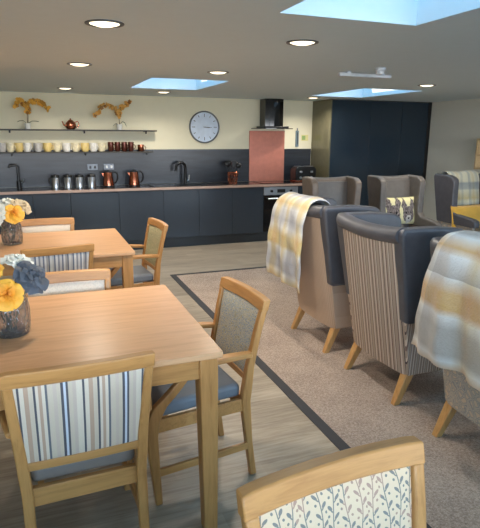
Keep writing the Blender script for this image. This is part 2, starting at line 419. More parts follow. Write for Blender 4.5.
# ------------------------------------------------------------------ recessed ceiling lights
LP = [(0.40, 3.08, 'nearest the left edge of the photo'), (1.63, 3.2, 'beside the nearest skylight'), (0.41, 4.87, 'second in the left row'), (1.66, 4.96, 'in front of the skylight over the kitchen run'),
      (0.43, 7.42, 'farthest in the left row above the mug shelf'), (1.72, 7.5, 'behind the skylight over the kitchen run'), (4.27, 5.22, 'at the right, nearest the tall units'), (4.1, 7.62, 'behind the skylight by the tall units')]
for (x, y, s) in LP:
    t = thing('ceiling_downlight', 'round recessed downlight with silver rim, '+s, 'ceiling light', (x, y, CEIL), 0, 'recessed ceiling downlights')
    MB().lathe([(.077, -.001), (.103, -.001), (.101, -.006), (.088, -.008), (.078, -.004)], n=32).build('rim', m_silver, t, smooth=True)
    MB().lathe([(0.0005, -.016), (.045, -.014), (.077, -.004), (.077, -.0005), (0.0005, -.0005)], n=32).build('diffuser', m_lamp, t)
    l = area('downlight_lamp', (x, y, CEIL-.025), (0, 0, 0), .15, .15, 11, (1.0, .90, .76), spread=math.radians(150), shape='DISK'); 

# emergency light batten and sensor box on the ceiling
t = thing('emergency_light', 'slim white batten light fixed to the ceiling near the third skylight', 'ceiling light', (2.92, 4.44, CEIL), 0)
box(-.28, .28, -.025, .025, -.045, -.012).build('batten', m_sensor, t, bevel=.01)
for q in (-.18, .18): box(q-.02, q+.02, -.02, .02, -.014, 0).build('mounting_bracket', m_sensor, t)
t = thing('smoke_detector', 'small white detector box on the ceiling above the batten light', 'detector', (2.86, 4.12, CEIL), 0)
MB().lathe([(.045, 0), (.045, -.02), (.036, -.026), (.034, -.05), (.001, -.055)], n=24).build('housing', m_sensor, t, smooth=True)
MB().lathe([(.048, 0), (.048, -.008), (.001, -.008)], n=24).build('base_plate', m_sensor, t)

# ------------------------------------------------------------------ kitchen units
KF = 7.78      # cabinet front plane
edges = [-3.0, -2.4, -1.8, -1.2, -.63, -.07, .42, 1.09, 1.74, 2.29, 2.83, 3.36]
cab_lab = ['at the far left end of the run', 'second from the left end of the run', 'third from the left end of the run', 'next left of the one under the boiling tap', 'under the tall black tap at the left', 'below the leftmost steel canister', 'below the first copper kettle and right-hand canisters', 'below the copper kettle nearer the sink', 'under the black arched sink tap', 'second to the left of the oven', 'directly left of the oven']
for i in range(len(edges)-1):
    x0, x1 = edges[i], edges[i+1]; w2 = (x1-x0)/2
    t = thing('base_cabinet', 'handleless slate grey gloss base cabinet ' + cab_lab[i], 'cabinet', ((x0+x1)/2, KF, .15), 0, 'kitchen base cabinets')
    box(-w2+.001, w2-.001, .02, .59, 0, .735).build('body', m_plinth, t)
    box(-w2+.002, w2-.002, -.002, .018, .005, .715).build('door', m_unit, t, bevel=.0015)
# right of the oven
t = thing('base_cabinet', 'slate grey gloss base cabinet right of the oven, half hidden by an armchair', 'cabinet', (4.235, KF, .15), 0, 'kitchen base cabinets')
box(-.262, .262, .02, .59, 0, .735).build('body', m_plinth, t); box(-.26, .26, -.002, .018, .005, .715).build('door', m_unit, t, bevel=.0015)
tag(box(-3.0, 4.5, KF+.05, KF+.07, 0, .148).build('plinth', m_plinth), 'dark recessed plinth running under all the base cabinets', 'plinth')
t = thing('worktop', 'long dark worktop with a pale edge along the kitchen wall', 'worktop', (0, 0, .887), 0)
box(-3.0, 4.5, KF-.012, 8.36, 0, .036).build('slab', m_dark, t)
box(-3.0, 4.5, KF-.022, KF-.012, 0, .036).build('edge_strip', m_edge, t)
tag(box(-3.0, 3.335, 8.362, 8.377, .925, 1.455).build('splashback', m_splash), 'long dark grey splashback behind the sink and kettles', 'splashback')
tag(box(3.985, 4.49, 8.362, 8.377, .925, 1.455).build('splashback', m_splash), 'short dark splashback between copper panel and tall units', 'splashback')
tag(box(3.34, 3.98, 8.358, 8.378, .925, 1.75).build('copper_splashback', m_copper_s, bevel=.002), 'pinkish copper splashback panel below the cooker hood', 'splashback')
# oven
t = thing('oven', 'built-in oven with steel control panel and black glass door', 'oven', (3.665, KF, .15), 0)
box(-.303, .303, .02, .59, 0, .735).build('body', m_plinth, t)
box(-.3, .3, -.006, .018, .60, .725).build('control_panel', m_steel2, t, bevel=.003)
box(-.3, .3, -.008, .018, .012, .594).build('door', m_glassk, t, bevel=.004)
odoor = [q for q in t.children if q.name.startswith('door')][0]
hn = MB().tube([(-.24, -.05, .545), (.24, -.05, .545)], .011).tube([(-.22, -.05, .545), (-.22, -.008, .545)], .008).tube([(.22, -.05, .545), (.22, -.008, .545)], .008).build('handle', m_steel, odoor, smooth=True)
box(-.07, .07, -.010, -.004, .635, .69).build('display', m_black, t)
for xx in (-.17, .17): MB().lathe([(.022, 0), (.02, .022), (.001, .024)], n=20).build('knob', m_black, t, loc=(xx, -.006, .662), rot=(PI/2, 0, 0))
tag(box(3.38, 3.95, 7.86, 8.30, .923, .929).build('hob', m_glassk, bevel=.002), 'flat black glass hob set in the worktop below the hood', 'hob')
# cooker hood
t = thing('cooker_hood', 'black chimney cooker hood with dark glass canopy above copper panel', 'cooker hood', (3.68, 8.38, 1.76), 0)
b = MB(); n = 20; prof = [(-.16, -.02)] + [(-.16+.32*i/n, -.02-.22-.05*math.sin(PI*i/n)) for i in range(n+1)] + [(.16, -.02)]
b.prism(prof, lambda x, y: (x, y, .06), lambda x, y: (x, y, CEIL-1.76)); b.build('chimney', m_glassk, t, smooth=True)
b = MB(); prof = [(-.31, -.02)] + [(-.31+.62*i/n, -.30-.12*math.sin(PI*i/n)) for i in range(n+1)] + [(.31, -.02)]
b.prism(prof, lambda x, y: (x, y, .02), lambda x, y: (x, y, .032)); b.build('glass_canopy', m_glassk, t, smooth=True)
box(-.22, .22, -.34, -.02, .028, .062).build('motor_housing', m_black, t, bevel=.006)

# tall units
TX0, TX1, TY = 4.5, 6.57, 7.75
te = [4.52, 5.25, 5.88, 6.42]
tl = ['next to the small worktop appliance', 'middle one', 'against the right wall']
t = thing('end_panel', 'glossy side panel of the tall units facing the cooker hood', 'panel', (4.5, 0, 0), 0)
box(0, .018, TY, 8.37, 0.002, CEIL-.003).build('panel_board', plain('end_panel_wall_reflection', sr(112, 108, 86), 0.12, metal=.2), t)  # yellowish base colour stands in for the cream wall mirrored in dark gloss
for i in range(3):
    x0, x1 = te[i], te[i+1]; w2 = (x1-x0)/2
    t = thing('tall_unit', 'full height dark blue gloss tall unit, ' + tl[i], 'cupboard', ((x0+x1)/2, TY, 0), 0, 'tall gloss larder units')
    box(-w2+.001, w2-.001, .022, .62, .002, CEIL-.003).build('carcass', m_plinth, t)
    box(-w2+.002, w2-.002, 0, .02, .12, CEIL-.02).build('door', m_unit2, t, bevel=.0015)
    box(-w2+.002, w2-.002, .04, .055, .002, .118).build('kickboard', m_plinth, t)
tag(box(6.422, 6.488, TY+.004, 8.37, .002, CEIL-.003).build('filler_panel', m_black), 'narrow black filler strip between tall units and right wall', 'panel')

# ------------------------------------------------------------------ shelves
for (zz, x1, lab, d) in ((1.745, 1.76, 'long dark wall shelf carrying the orchids and copper teapot', .2), (1.43, 1.70, 'long dark wall shelf carrying the row of mugs', .2)):
    t = thing('wall_shelf', lab, 'shelf', (0, 8.38, zz), 0, 'kitchen wall shelves')
    box(-1.9, x1, -d, -.001, -.02, 0).build('board', m_shelf, t, bevel=.002)
    for xx in (-1.5, -.3, .70, 1.6):
        MB().tube([(xx, -.16, -.02), (xx, -.16, -.055)], .012).box(xx-.012, xx+.012, -.17, -.001, -.03, -.02).build('bracket', m_black, t)
SZ2, SZ1 = 1.745, 1.43
# mugs
def mug(x, r, h, mt, label, body='mug', cat='mug'):
    t = thing(body, label, cat, (x, 8.25, SZ1), random.uniform(-.9, .6), 'mugs on the lower kitchen shelf')
    MB().lathe([(.001, 0), (r*.66, 0), (r*.8, .012), (r*.95, h*.35), (r*1.02, h*.7), (r, h), (r-.005, h), (r*.9, h*.5), (r*.72, .014), (.001, .01)], n=24).build('cup', mt, t, smooth=True)
    pts = [(r-.004+.030*math.sin(PI*k/8), 0, h*.5+.034*math.cos(PI*k/8)) for k in range(9)]
    MB().tube(pts, .0055, 8).build('handle', mt, t, smooth=True)
crm, yel, gry, whi = plain('cream_glaze', sr(226, 214, 182), .3, vary=.35), plain('yellow_glaze', sr(226, 200, 130), .3, vary=.12), plain('grey_glaze', sr(190, 188, 184), .3, vary=.35), plain('white_glaze', sr(228, 226, 220), .3, vary=.3)
mx = [(-.42, gry, 'grey'), (-.31, crm, 'cream'), (-.20, yel, 'pale yellow'), (-.09, whi, 'white'), (.05, gry, 'grey'), (.18, yel, 'pale yellow'), (.31, crm, 'cream'), (.44, whi, 'white'), (.57, crm, 'cream'), (.70, yel, 'pale yellow'), (.82, whi, 'white'), (.94, crm, 'cream')]
od = ['first', 'second', 'third', 'fourth', 'fifth', 'sixth', 'seventh', 'eighth', 'ninth', 'tenth', 'eleventh', 'twelfth']
for i, (x, mt, cn) in enumerate(mx): mug(x, .060, .125, mt, '%s glazed mug, %s from the left of the mugs seen on the lower shelf' % (cn, od[i]))
dkc = plain('dark_copper_glaze', sr(92, 50, 40), .25, metal=.6, vary=.3)
for i, x in enumerate((1.07, 1.17, 1.27, 1.37)): mug(x, .043, .14, dkc, 'tall dark copper mug, %s from the left of the four on the lower shelf' % od[i])
mug(1.52, .048, .10, m_copper, 'short shiny copper mug at the right end of the lower shelf')
mug(-.56, .05, .125, whi, 'white glazed mug at the far left of the lower shelf')

# copper teapot
t = thing('copper_teapot', 'small copper teapot between the two orchids on the upper shelf', 'teapot', (.52, 8.25, SZ2), 0)
MB().lathe([(.001, .0), (.05, .0), (.075, .04), (.072, .085), (.045, .115), (.001, .118)], n=24).build('body', m_copper, t, smooth=True)
MB().lathe([(.04, .115), (.03, .13), (.008, .136), (.012, .15), (.001, .156)], n=20).build('lid', m_copper, t, smooth=True)
MB().tube([(-.06, 0, .04), (-.10, 0, .07), (-.115, 0, .115)], [.016, .011, .008]).build('spout', m_copper, t, smooth=True)
MB().tube([(.06, 0, .10), (.10, 0, .115), (.115, 0, .08), (.10, 0, .04), (.066, 0, .03)], .007).build('handle', m_copper, t, smooth=True)

# orchids
def orchid_petal(name, a, b_):
    m = Mat(name); oi = m.new('ShaderNodeObjectInfo'); m.base(m.ramp(X(m.nt, oi.outputs['Random']), [(0, a), (.45, b_), (1, tuple(min(1, q*1.25) for q in b_))])); m.set(Roughness=.6); return m.m
def blossom_mesh():
    b = MB()
    for k in range(5):
        a = 2*PI*k/5; r = .031
        c, s = math.cos(a), math.sin(a); px, pz = -s, c
        P = lambda u, v, y: (c*u+px*v, y, s*u+pz*v)
        b.add([P(0, 0, 0), P(r*.55, r*.42, -.004), P(r, 0, -.002), P(r*.55, -r*.42, -.004), P(r*.5, 0, .003)], [(0, 1, 4), (1, 2, 4), (2, 3, 4), (3, 0, 4), (0, 3, 2, 1)])
    b.lathe([(.001, -.006), (.006, -.004), (.006, .004), (.001, .006)], n=8)
    return b
def orchid(x, label, sprays, leafs, mats):
    t = thing('potted_orchid', label, 'plant', (x, 8.25, SZ2), 0, 'orchids on the upper shelf')
    MB().lathe([(.001, 0), (.034, 0), (.044, .075), (.046, .08), (.04, .08), (.036, .07), (.001, .068)], n=22).build('pot', m_pot, t, smooth=True)
    first = None
    for pts in sprays:
        P = [Vector(p) for p in pts]; sm = []
        for i in range(len(P)-1):
            p0, p1, p2, p3 = P[max(i-1, 0)], P[i], P[i+1], P[min(i+2, len(P)-1)]
            for q in range(5):
                s = q/5; sm.append(.5*((2*p1)+(p2-p0)*s+(2*p0-5*p1+4*p2-p3)*s*s+(3*p1-p0-3*p2+p3)*s**3))
        sm.append(P[-1]); MB().tube(sm, .004, 6).build('stem', m_stem, t, smooth=True)
        n = len(sm)
        for j in range(6, n):
            for rep in range(2):
                p = sm[j] + Vector((random.uniform(-.022, .022), random.uniform(-.035, .02), random.uniform(-.028, .022)))
                if first is None: first = o = blossom_mesh().build('blossom', mats, t)
                else: o = first.copy(); C.objects.link(o); o.parent = t
                o.location = p; o.rotation_euler = (random.uniform(-.6, .6), random.uniform(0, 6), random.uniform(-.8, .8)); q = random.uniform(.75, 1.15); o.scale = (q, q, q)
    for pts in leafs:
        P = [Vector(p) for p in pts]; b = MB(); rings = []
        for i, p in enumerate(P):
            w_ = .026*math.sin(PI*(i+.6)/(len(P)+.4)) + .003; rings.append([p+Vector((0, -w_, .003)), p+Vector((0, 0, -.005)), p+Vector((0, w_, .003)), p+Vector((0, 0, .001))])
        b.loft(rings); b.build('leaf', m_green, t, smooth=True)
orchid(-.06, 'orchid with two amber flower sprays at the left of the upper shelf',
       [[(0, 0, .06), (.005, 0, .2), (.0, 0, .3), (-.04, 0, .36), (-.10, -.01, .38), (-.13, -.02, .30)], [(0.01, 0, .06), (.02, 0, .22), (.04, 0, .34), (.12, 0, .38), (.22, -.01, .35), (.30, -.02, .27)]],
       [[(0, 0, .07), (-.05, -.01, .115), (-.10, -.02, .11), (-.13, -.02, .095)], [(0, 0, .07), (.06, -.01, .11), (.11, -.02, .11), (.15, -.02, .105)]], orchid_petal('amber_petal', sr(150, 96, 40), sr(226, 172, 66)))
orchid(1.21, 'orchid arching left and right beside the end of the upper shelf',
       [[(0, 0, .06), (.0, 0, .18), (-.04, 0, .28), (-.13, 0, .345), (-.25, -.01, .32), (-.34, -.02, .20)], [(0.01, 0, .06), (.0, 0, .2), (.03, 0, .3), (.09, 0, .36), (.16, -.01, .40)]],
       [[(0, 0, .07), (.05, -.01, .12), (.08, -.02, .10), (.10, -.02, .05)], [(0, 0, .07), (-.05, -.01, .09), (-.09, -.02, .06)]], orchid_petal('ochre_petal', sr(140, 90, 48), sr(216, 166, 84)))

# ------------------------------------------------------------------ things on the worktop
WZ = .924
def canister(x, label):
    t = thing('steel_canister', label, 'canister', (x, 8.1, WZ), 0, 'steel canisters on the worktop')
    MB().lathe([(.001, 0), (.056, 0), (.056, .15), (.052, .155), (.001, .155)], n=24).build('body', m_steel, t, smooth=True)
    MB().lathe([(.057, .15), (.057, .175), (.05, .183), (.012, .186), (.012, .2), (.001, .202)], n=24).build('lid', m_black, t, smooth=True)
    MB().tube([(-.055, 0, .15), (-.085, 0, .14), (-.088, 0, .08), (-.055, 0, .05)], .008, 8).build('handle', m_black, t, smooth=True)
for i, x in enumerate((.25, .42, .58, .75)): canister(x, 'steel canister with black lid, %s from the left of four' % od[i])
def kettle(x, label):
    t = thing('copper_kettle', label, 'kettle', (x, 8.1, WZ), 0, 'copper kettles on the worktop')
    MB().lathe([(.001, 0), (.085, 0), (.085, .018), (.001, .018)], n=28).build('base', m_black, t, smooth=True)
    MB().lathe([(.001, .02), (.082, .02), (.08, .05), (.064, .20), (.06, .21), (.001, .21)], n=28).build('body', m_copper, t, smooth=True)
    MB().lathe([(.06, .208), (.055, .225), (.012, .232), (.012, .248), (.001, .25)], n=24).build('lid', m_black, t, smooth=True)
    MB().tube([(.05, 0, .215), (.11, 0, .215), (.14, 0, .17), (.135, 0, .10), (.10, 0, .055), (.07, 0, .05)], .012, 8).build('handle', m_black, t, smooth=True)
    MB().prism([(-.058, .14), (-.058, .20), (-.095, .20)], lambda a, c: (a, -.018, c), lambda a, c: (a, .018, c)).build('spout', m_copper, t)
kettle(.99, 'copper electric kettle beside the steel canisters'); kettle(1.37, 'copper electric kettle standing alone, nearer the sink')
def socket(x, label):
    t = thing('wall_socket', label, 'socket', (x, 8.361, 1.2), 0, 'sockets on the splashback')
    box(-.075, .075, -.008, 0, -.045, .045).build('plate', m_silver, t, bevel=.003)
    for s in (-.035, .035): box(s-.014, s+.014, -.045, -.008, -.02, .02).build('plug', m_black if x < .9 else m_white, t, bevel=.004)
socket(.80, 'double steel socket with dark plugs behind the canisters'); socket(1.04, 'double steel socket with white plugs above a copper kettle')
# taps
t = thing('kitchen_tap', 'black arched mixer tap at the sink', 'tap', (2.2, 8.22, WZ), 0)
pts = [(0, 0, 0), (0, 0, .25)] + [(-.075+.075*math.cos(a), -.02*math.sin(a), .25+.085*math.sin(a)) for a in [PI*k/10 for k in range(1, 10)]] + [(-.15, 0, .24), (-.155, 0, .20)]
MB().tube(pts, .022, 10).build('spout', m_black, t, smooth=True)
MB().lathe([(.028, 0), (.028, .06), (.02, .07), (.001, .07)], n=18).build('base', m_black, t, smooth=True)
MB().tube([(.02, 0, .05), (.055, 0, .06), (.065, 0, .14)], .010, 8).build('lever', m_steel, t, smooth=True)
t = thing('boiling_tap', 'tall black square tap at the left end of the worktop', 'tap', (-.24, 8.22, WZ), 0)
MB().tube([(0, 0, 0), (0, 0, .30), (-.02, 0, .325), (-.10, -.03, .325), (-.115, -.03, .29)], .018, 10).build('spout', m_black, t, smooth=True)
MB().lathe([(.032, 0), (.032, .10), (.02, .11), (.001, .11)], n=18).build('base', m_black, t, smooth=True)
MB().tube([(.02, 0, .08), (.06, 0, .09), (.07, 0, .13)], .009, 8).build('lever', m_steel, t, smooth=True)
t = thing('kitchen_sink', 'black inset sink with low rim in front of the arched tap', 'sink', (2.0, 8.02, WZ), 0)
b = MB(); b.box(-.42, .42, -.2, .12, 0, .006); b.build('rim', m_black, t, bevel=.002)
box(-.38, -.02, -.17, .09, .0061, .0075).build('basin', m_glassk, t)
# utensil pot
t = thing('utensil_pot', 'copper wire pot holding black cooking utensils', 'utensil holder', (2.97, 8.15, WZ), 0); t.scale = (1.4, 1.2, 1.15)
b = MB()
for k in range(14):
    a = 2*PI*k/14; b.tube([(.05*math.cos(a), .05*math.sin(a), .004), (.062*math.cos(a+.4), .062*math.sin(a+.4), .15)], .0035, 6)
    b.tube([(.05*math.cos(a), .05*math.sin(a), .004), (.062*math.cos(a-.4), .062*math.sin(a-.4), .15)], .0035, 6)
for (r, zz) in ((.05, .004), (.062, .15)): b.tube([(r*math.cos(2*PI*k/24), r*math.sin(2*PI*k/24), zz) for k in range(25)], .005, 6)
b.build('wire_cage', m_copper, t, smooth=True)
for i, (dx, dy, h, kind) in enumerate([(-.09, 0, .30, 'ladle'), (-.04, .02, .33, 'spoon'), (.01, -.02, .29, 'spatula'), (.06, .01, .31, 'spoon'), (.10, 0, .27, 'ladle')]):
    u = thing('cooking_utensil', 'black %s standing in the copper wire pot, %s from left' % (kind, od[i]), 'utensil', (2.97, 8.15, WZ+.008), 0, 'black utensils in the wire pot'); u.scale = (1.35, 1.2, 1.2)
    MB().tube([(dx*.2, dy*.2, 0), (dx*.7, dy, h*.72)], .006, 8).build('shaft', m_black, u, smooth=True)
    if kind == 'spatula': MB().box(dx*.7-.028, dx*.7+.028, dy-.004, dy+.004, h*.70, h).build('blade', m_black, u, bevel=.003)
    else: 
        rr = .036 if kind == 'ladle' else .028
        MB().lathe([(rr*math.sin(PI*k/8)+.0005, -rr*math.cos(PI*k/8)) for k in range(9)], n=14).build('bowl', m_black, u, smooth=True, loc=(dx*.72, dy-.003, h*.72+rr*.8)).scale = (1, .5, 1)
# toaster
t = thing('toaster', 'black toaster with chrome trim at the right end of the worktop', 'toaster', (4.22, 8.1, WZ), 0); t.scale = (1.1, 1, 1.25)
b = MB(); prof = [(-.17, .015), (-.175, .10)] + [(-.115-.06*math.cos(a), .14+.06*math.sin(a)) for a in [PI/2*k/6 for k in range(7)]] + [(.115+.06*math.sin(a), .14+.06*math.cos(a)) for a in [PI/2*k/6 for k in range(7)]] + [(.175, .10), (.17, .015)]
b.prism(prof, lambda a, c: (a, -.10, c), lambda a, c: (a, .10, c)); b.build('body', m_black, t, bevel=.01)
box(-.18, .18, -.105, .105, 0, .02).build('base_trim', m_copper, t, bevel=.004)
for s in (-.08, .08): box(s-.06, s+.06, -.06, -.03, .2005, .205).build('slot', m_steel, t); box(s-.06, s+.06, .03, .06, .2005, .205).build('slot', m_steel, t)
for s in (-.09, .09):
    box(s-.02, s+.02, -.125, -.10, .12, .145).build('lever', m_steel, t, bevel=.005)
    MB().lathe([(.02, 0), (.018, .02), (.001, .022)], n=18).build('dial', m_steel, t, loc=(s, -.10, .055), rot=(PI/2, 0, 0))

# clock
t = thing('wall_clock', 'large round clock with silver rim and pale blue face', 'clock', (2.565, 8.378, 1.80), 0)
def disc(prof, name, mt, loc=(0, 0, 0)): return MB().lathe(prof, n=56).build(name, mt, t, smooth=True, loc=loc, rot=(PI/2, 0, 0))
disc([(.001, 0), (.235, 0), (.235, .018), (.001, .018)], 'face', m_clock)
disc([(.228, 0), (.25, 0), (.25, .03), (.243, .035), (.232, .03), (.228, .019)], 'rim', m_silver)
for k in range(12):
    a = k*PI/6; Mx = Matrix.Rotation(a, 4, 'Y'); L = .05 if k % 3 == 0 else .035
    MB().box(-.004, .004, -.021, -.018, .205-L, .205, Mx).build('hour_mark', m_black, t)
MB().box(-.005, .005, -.024, -.021, -.01, .085, Matrix.Rotation(PI/2*1.05, 4, 'Y')).build('hour_hand', m_black, t)
MB().box(-.003, .003, -.027, -.024, -.02, .12, Matrix.Rotation(PI/2*1.02, 4, 'Y')).build('minute_hand', m_black, t)
# small wall things right of the hood
t = thing('wall_thermometer', 'slim blue grey thermometer strip on the wall right of the hood', 'thermometer', (4.22, 8.378, 1.49), 0)
box(-.03, .03, -.02, 0, 0, .27).build('backplate', plain('blue_grey_plastic', sr(112, 132, 142), .5), t, bevel=.008)
MB().tube([(0, -.024, .04), (0, -.024, .24)], .006).build('tube', m_black, t, smooth=True); MB().tube([(0, -.01, .27), (0, -.012, .31)], .01).build('hanging_loop', m_silver, t)
t = thing('wall_notice', 'tiny green and yellow notice beside the thermometer', 'notice', (4.37, 8.378, 1.64), 0)
box(-.065, .065, -.004, 0, -.05, .05).build('card', plain('pale_yellow_card', sr(222, 214, 150), .7), t)
box(-.055, .01, -.0055, -.004, -.035, .035).build('printed_patch', plain('soft_green_print', sr(150, 176, 110), .7), t)

# oak shelf unit on the right wall
t = thing('wall_cabinet', 'open oak shelf box on the right wall behind the last armchair', 'shelf unit', (6.49, 5.80, 1.20), 0)
b = MB(); b.box(-.30, 0, -.55, .55, 0, .03).box(-.30, 0, -.55, .55, .42, .45).box(-.30, 0, .52, .55, .03, .42).box(-.30, 0, -.55, -.52, .03, .42); b.build('carcass', m_box, t, bevel=.002)
box(-.015, -.001, -.52, .52, .03, .42).build('back_panel', m_box, t); box(-.29, -.016, -.52, .52, .2, .22).build('shelf', m_box, t)
tag(box(6.47, 6.49, 6.35, 6.43, 1.92, 2.0).build('wall_sensor', m_white, bevel=.005), 'small white box high on the right wall', 'sensor')

# ------------------------------------------------------------------ dining tables
TZ = .84
def make_table(label, x0, x1, y0, y1):
    cx, cy = (x0+x1)/2, (y0+y1)/2; a, c = (x1-x0)/2, (y1-y0)/2
    t = thing('dining_table', label, 'table', (cx, cy, 0), 0, 'oak dining tables')
    b = MB(); r = .014; poly = []
    for (sx_, sy_, a0) in ((1, 1, 0), (-1, 1, PI/2), (-1, -1, PI), (1, -1, 3*PI/2)):
        for k in range(6): an = a0 + PI/2*k/5; poly.append((sx_*(a-r)+r*math.cos(an), sy_*(c-r)+r*math.sin(an)))
    b.prism(poly, lambda x, y: (x, y, TZ-.026), lambda x, y: (x, y, TZ)); b.build('tabletop', m_top, t, bevel=.005)
    i = .018; w_ = .078
    box(-a+i+w_, a-i-w_, -c+i+.008, -c+i+.03, TZ-.115, TZ-.027).build('apron', m_oak_x, t, bevel=.002); box(-a+i+w_, a-i-w_, c-i-.03, c-i-.008, TZ-.115, TZ-.027).build('apron', m_oak_x, t, bevel=.002)
    box(-a+i+.008, -a+i+.03, -c+i+w_, c-i-w_, TZ-.115, TZ-.027).build('side_apron', m_oak_y, t, bevel=.002); box(a-i-.03, a-i-.008, -c+i+w_, c-i-w_, TZ-.115, TZ-.027).build('side_apron', m_oak_y, t, bevel=.002)
    for sx_ in (-1, 1):
        for sy_ in (-1, 1):
            ox, oy = sx_*(a-i), sy_*(c-i)
            MB().beam([(ox-sx_*.034, oy-sy_*.034, 0, .06, .06), (ox-sx_*w_/2, oy-sy_*w_/2, TZ-.13, w_, w_), (ox-sx_*w_/2, oy-sy_*w_/2, TZ-.027, w_, w_)]).build('leg', m_oak_z, t, bevel=.005)
    return t
make_table('near oak dining table with the closer vase of yellow and blue roses', -.92, .645, 1.865, 2.91)
make_table('far oak dining table with the vase of yellow and white roses', -.95, .64, 3.85, 4.92)

# ------------------------------------------------------------------ dining chairs
def ry(z):      # rake of the back: local y against height
    pts = [(0, -.262), (.2, -.235), (.42, -.215), (.6, -.232), (.78, -.268), (.93, -.305)]
    for i in range(len(pts)-1):
        if z <= pts[i+1][0]:
            s = (z-pts[i][0])/(pts[i+1][0]-pts[i][0]); return pts[i][1]+(pts[i+1][1]-pts[i][1])*s
    return pts[-1][1]
def hx(z): return .196 + .030*max(0, (z-.42)/.5)
def bow(x, z): return -.019*(1-(x/.245)**2)*min(1, max(0, (z-.45)/.25)) - (.006 if 0 else 0)
def make_chair(label, fabric, seat, loc, deg, kind='dining_chair', arms=True, sx=1.0):
    t = thing(kind, label, 'chair', loc, math.radians(deg), 'oak framed dining chairs'); t.scale = (sx, 1, 1)
    for s in (-1, 1):
        zs = [0, .1, .2, .3, .42, .5, .6, .7, .78, .84, .880]
        MB().beam([(s*hx(z), ry(z), z, .032+.006*math.sin(PI*min(1, z/.9)), .034+.016*math.exp(-((z-.44)/.16)**2)) for z in zs]).build('rear_leg', m_oak_z, t, bevel=.006)
        if arms:
            MB().beam([(s*.215, .24, 0, .03, .032), (s*.220, .254, .18, .034, .042), (s*.226, .268, .36, .038, .054), (s*.228, .262, .44, .038, .064), (s*.23, .228, .505, .036, .064), (s*.233, .165, .565, .034, .056), (s*.235, .12, .615, .034, .05), (s*.235, .105, .655, .034, .054)]).build('front_leg', m_oak_z, t, bevel=.007)
            rings = []
            for k in range(9):
                q = k/8; y = -.235+.43*q; x = s*(.222+.022*math.sin(PI*q*.8)); z = .668+.012*math.sin(PI*q)
                w_ = .021+.010*math.sin(PI*min(1, q*1.05)); rings.append([(x-w_, y, z-.013), (x+w_, y, z-.013), (x+w_, y, z+.013), (x-w_, y, z+.013)])
            MB().loft(rings).build('armrest', m_oak_y, t, bevel=.008)
        else:
            MB().beam([(s*.222, .235, 0, .03, .03), (s*.222, .235, .42, .04, .04)]).build('front_leg', m_oak_z, t, bevel=.006)
        MB().loft([[(s*.205-.009, y, .165+d-.018), (s*.205+.009, y, .165+d-.018), (s*.205+.009, y, .165+d+.018), (s*.205-.009, y, .165+d+.018)] for y, d in ((-.225, .01), (.25, -.01))]).build('stretcher', m_oak_y, t, bevel=.003)
    # seat rails
    MB().box(-.18, .18, -.225, -.200, .36, .435).build('back_rail', m_oak_x, t, bevel=.003)
    b = MB(); b.box(-.212, .212, .235, .26, .37, .435)
    for s in (-1, 1): b.prism([(s*.187, -.205), (s*.208, -.205), (s*.222, .235), (s*.200, .235)], lambda x, y: (x, y, .37), lambda x, y: (x, y, .435))
    b.build('seat_frame', m_oak_x, t, bevel=.003)
    # cushion
    poly = [(-.182, -.20), (.182, -.20), (.216, .255), (-.216, .255)]
    MB().prism(poly, lambda x, y: (x, y, .436), lambda x, y: (x*.985, y*.99, .505)).build('seat_cushion', seat, t, bevel=.022, seg=4)
    # top rail: curved, slightly arched, tilted with the rake
    rings = []; n = 16
    for k in range(n+1):
        x = -.243 + .486*k/n; q = 1-(x/.243)**2; zt = .932+.002*q; zb = .874+.003*q; yb, yt = ry(zb)+bow(x, .9)-.0, ry(.93)+bow(x, .93)
        f_ = .0185
        e_ = 1.0 if 0 < k < n else .9
        zc = (zt+zb)/2; zt2 = zc+(zt-zc)*e_
        rings.append([(x, yb-f_, zb), (x, yb+f_, zb), (x, yt+f_, zt2), (x, yt-f_, zt2)])
    MB().loft(rings).build('top_rail', m_oak_x, t, bevel=.005, seg=2)
    rings = []
    for k in range(n+1):
        x = -.188 + .376*k/n; rings.append([(x, ry(.53)+bow(x, .56)-.013, .518), (x, ry(.53)+bow(x, .56)+.013, .518), (x, ry(.55)+bow(x, .56)+.013, .552), (x, ry(.55)+bow(x, .56)-.013, .552)])
    MB().loft(rings).build('cross_rail', m_oak_x, t, bevel=.003)
    def surf(sgn):
        def fn(u, v):
            z = .550+.328*v; h = hx(z)-.017; x = (2*u-1)*h; e_ = min(1, 6*min(u, 1-u, v*.8, (1-v)*.8)+.0)
            return (x, ry(z)+bow(x, z)+sgn*(.008+.011*math.sqrt(max(0, e_))), z)
        return fn
    MB().slab(24, 18, surf(1), surf(-1)).build('back_panel', fabric, t, smooth=True)
    return t
make_chair('oak armchair with blue and cream striped back, nearest at left of the near table', m_stripeA, m_seat_g, (.078, 2.05, 0), 2, sx=1.05)
make_chair('oak armchair with leafy beige back at the right side of the near table', m_fol, m_seat, (.635, 2.375, 0), 95.5)
make_chair('oak armchair with cream back on the far side of the near table', m_fan, m_seat_g, (.115, 2.71, 0), 181)
make_chair('oak armchair with grey striped back facing the far table', m_stripeS2, m_seat, (.06, 4.07, 0), 8)
make_chair('oak armchair with plain cream back behind the far table by the kitchen', m_fan, m_seat_g, (.05, 4.77, 0), 180)
make_chair('oak armchair with green leaf back at the right side of the far table', m_folg, m_seat, (.675, 4.60, 0), 95)
make_chair('oak chair with grey sprig print back in the front right foreground', m_sprig, m_seat_g, (.632, .645, 0), 184.5, sx=1.05)

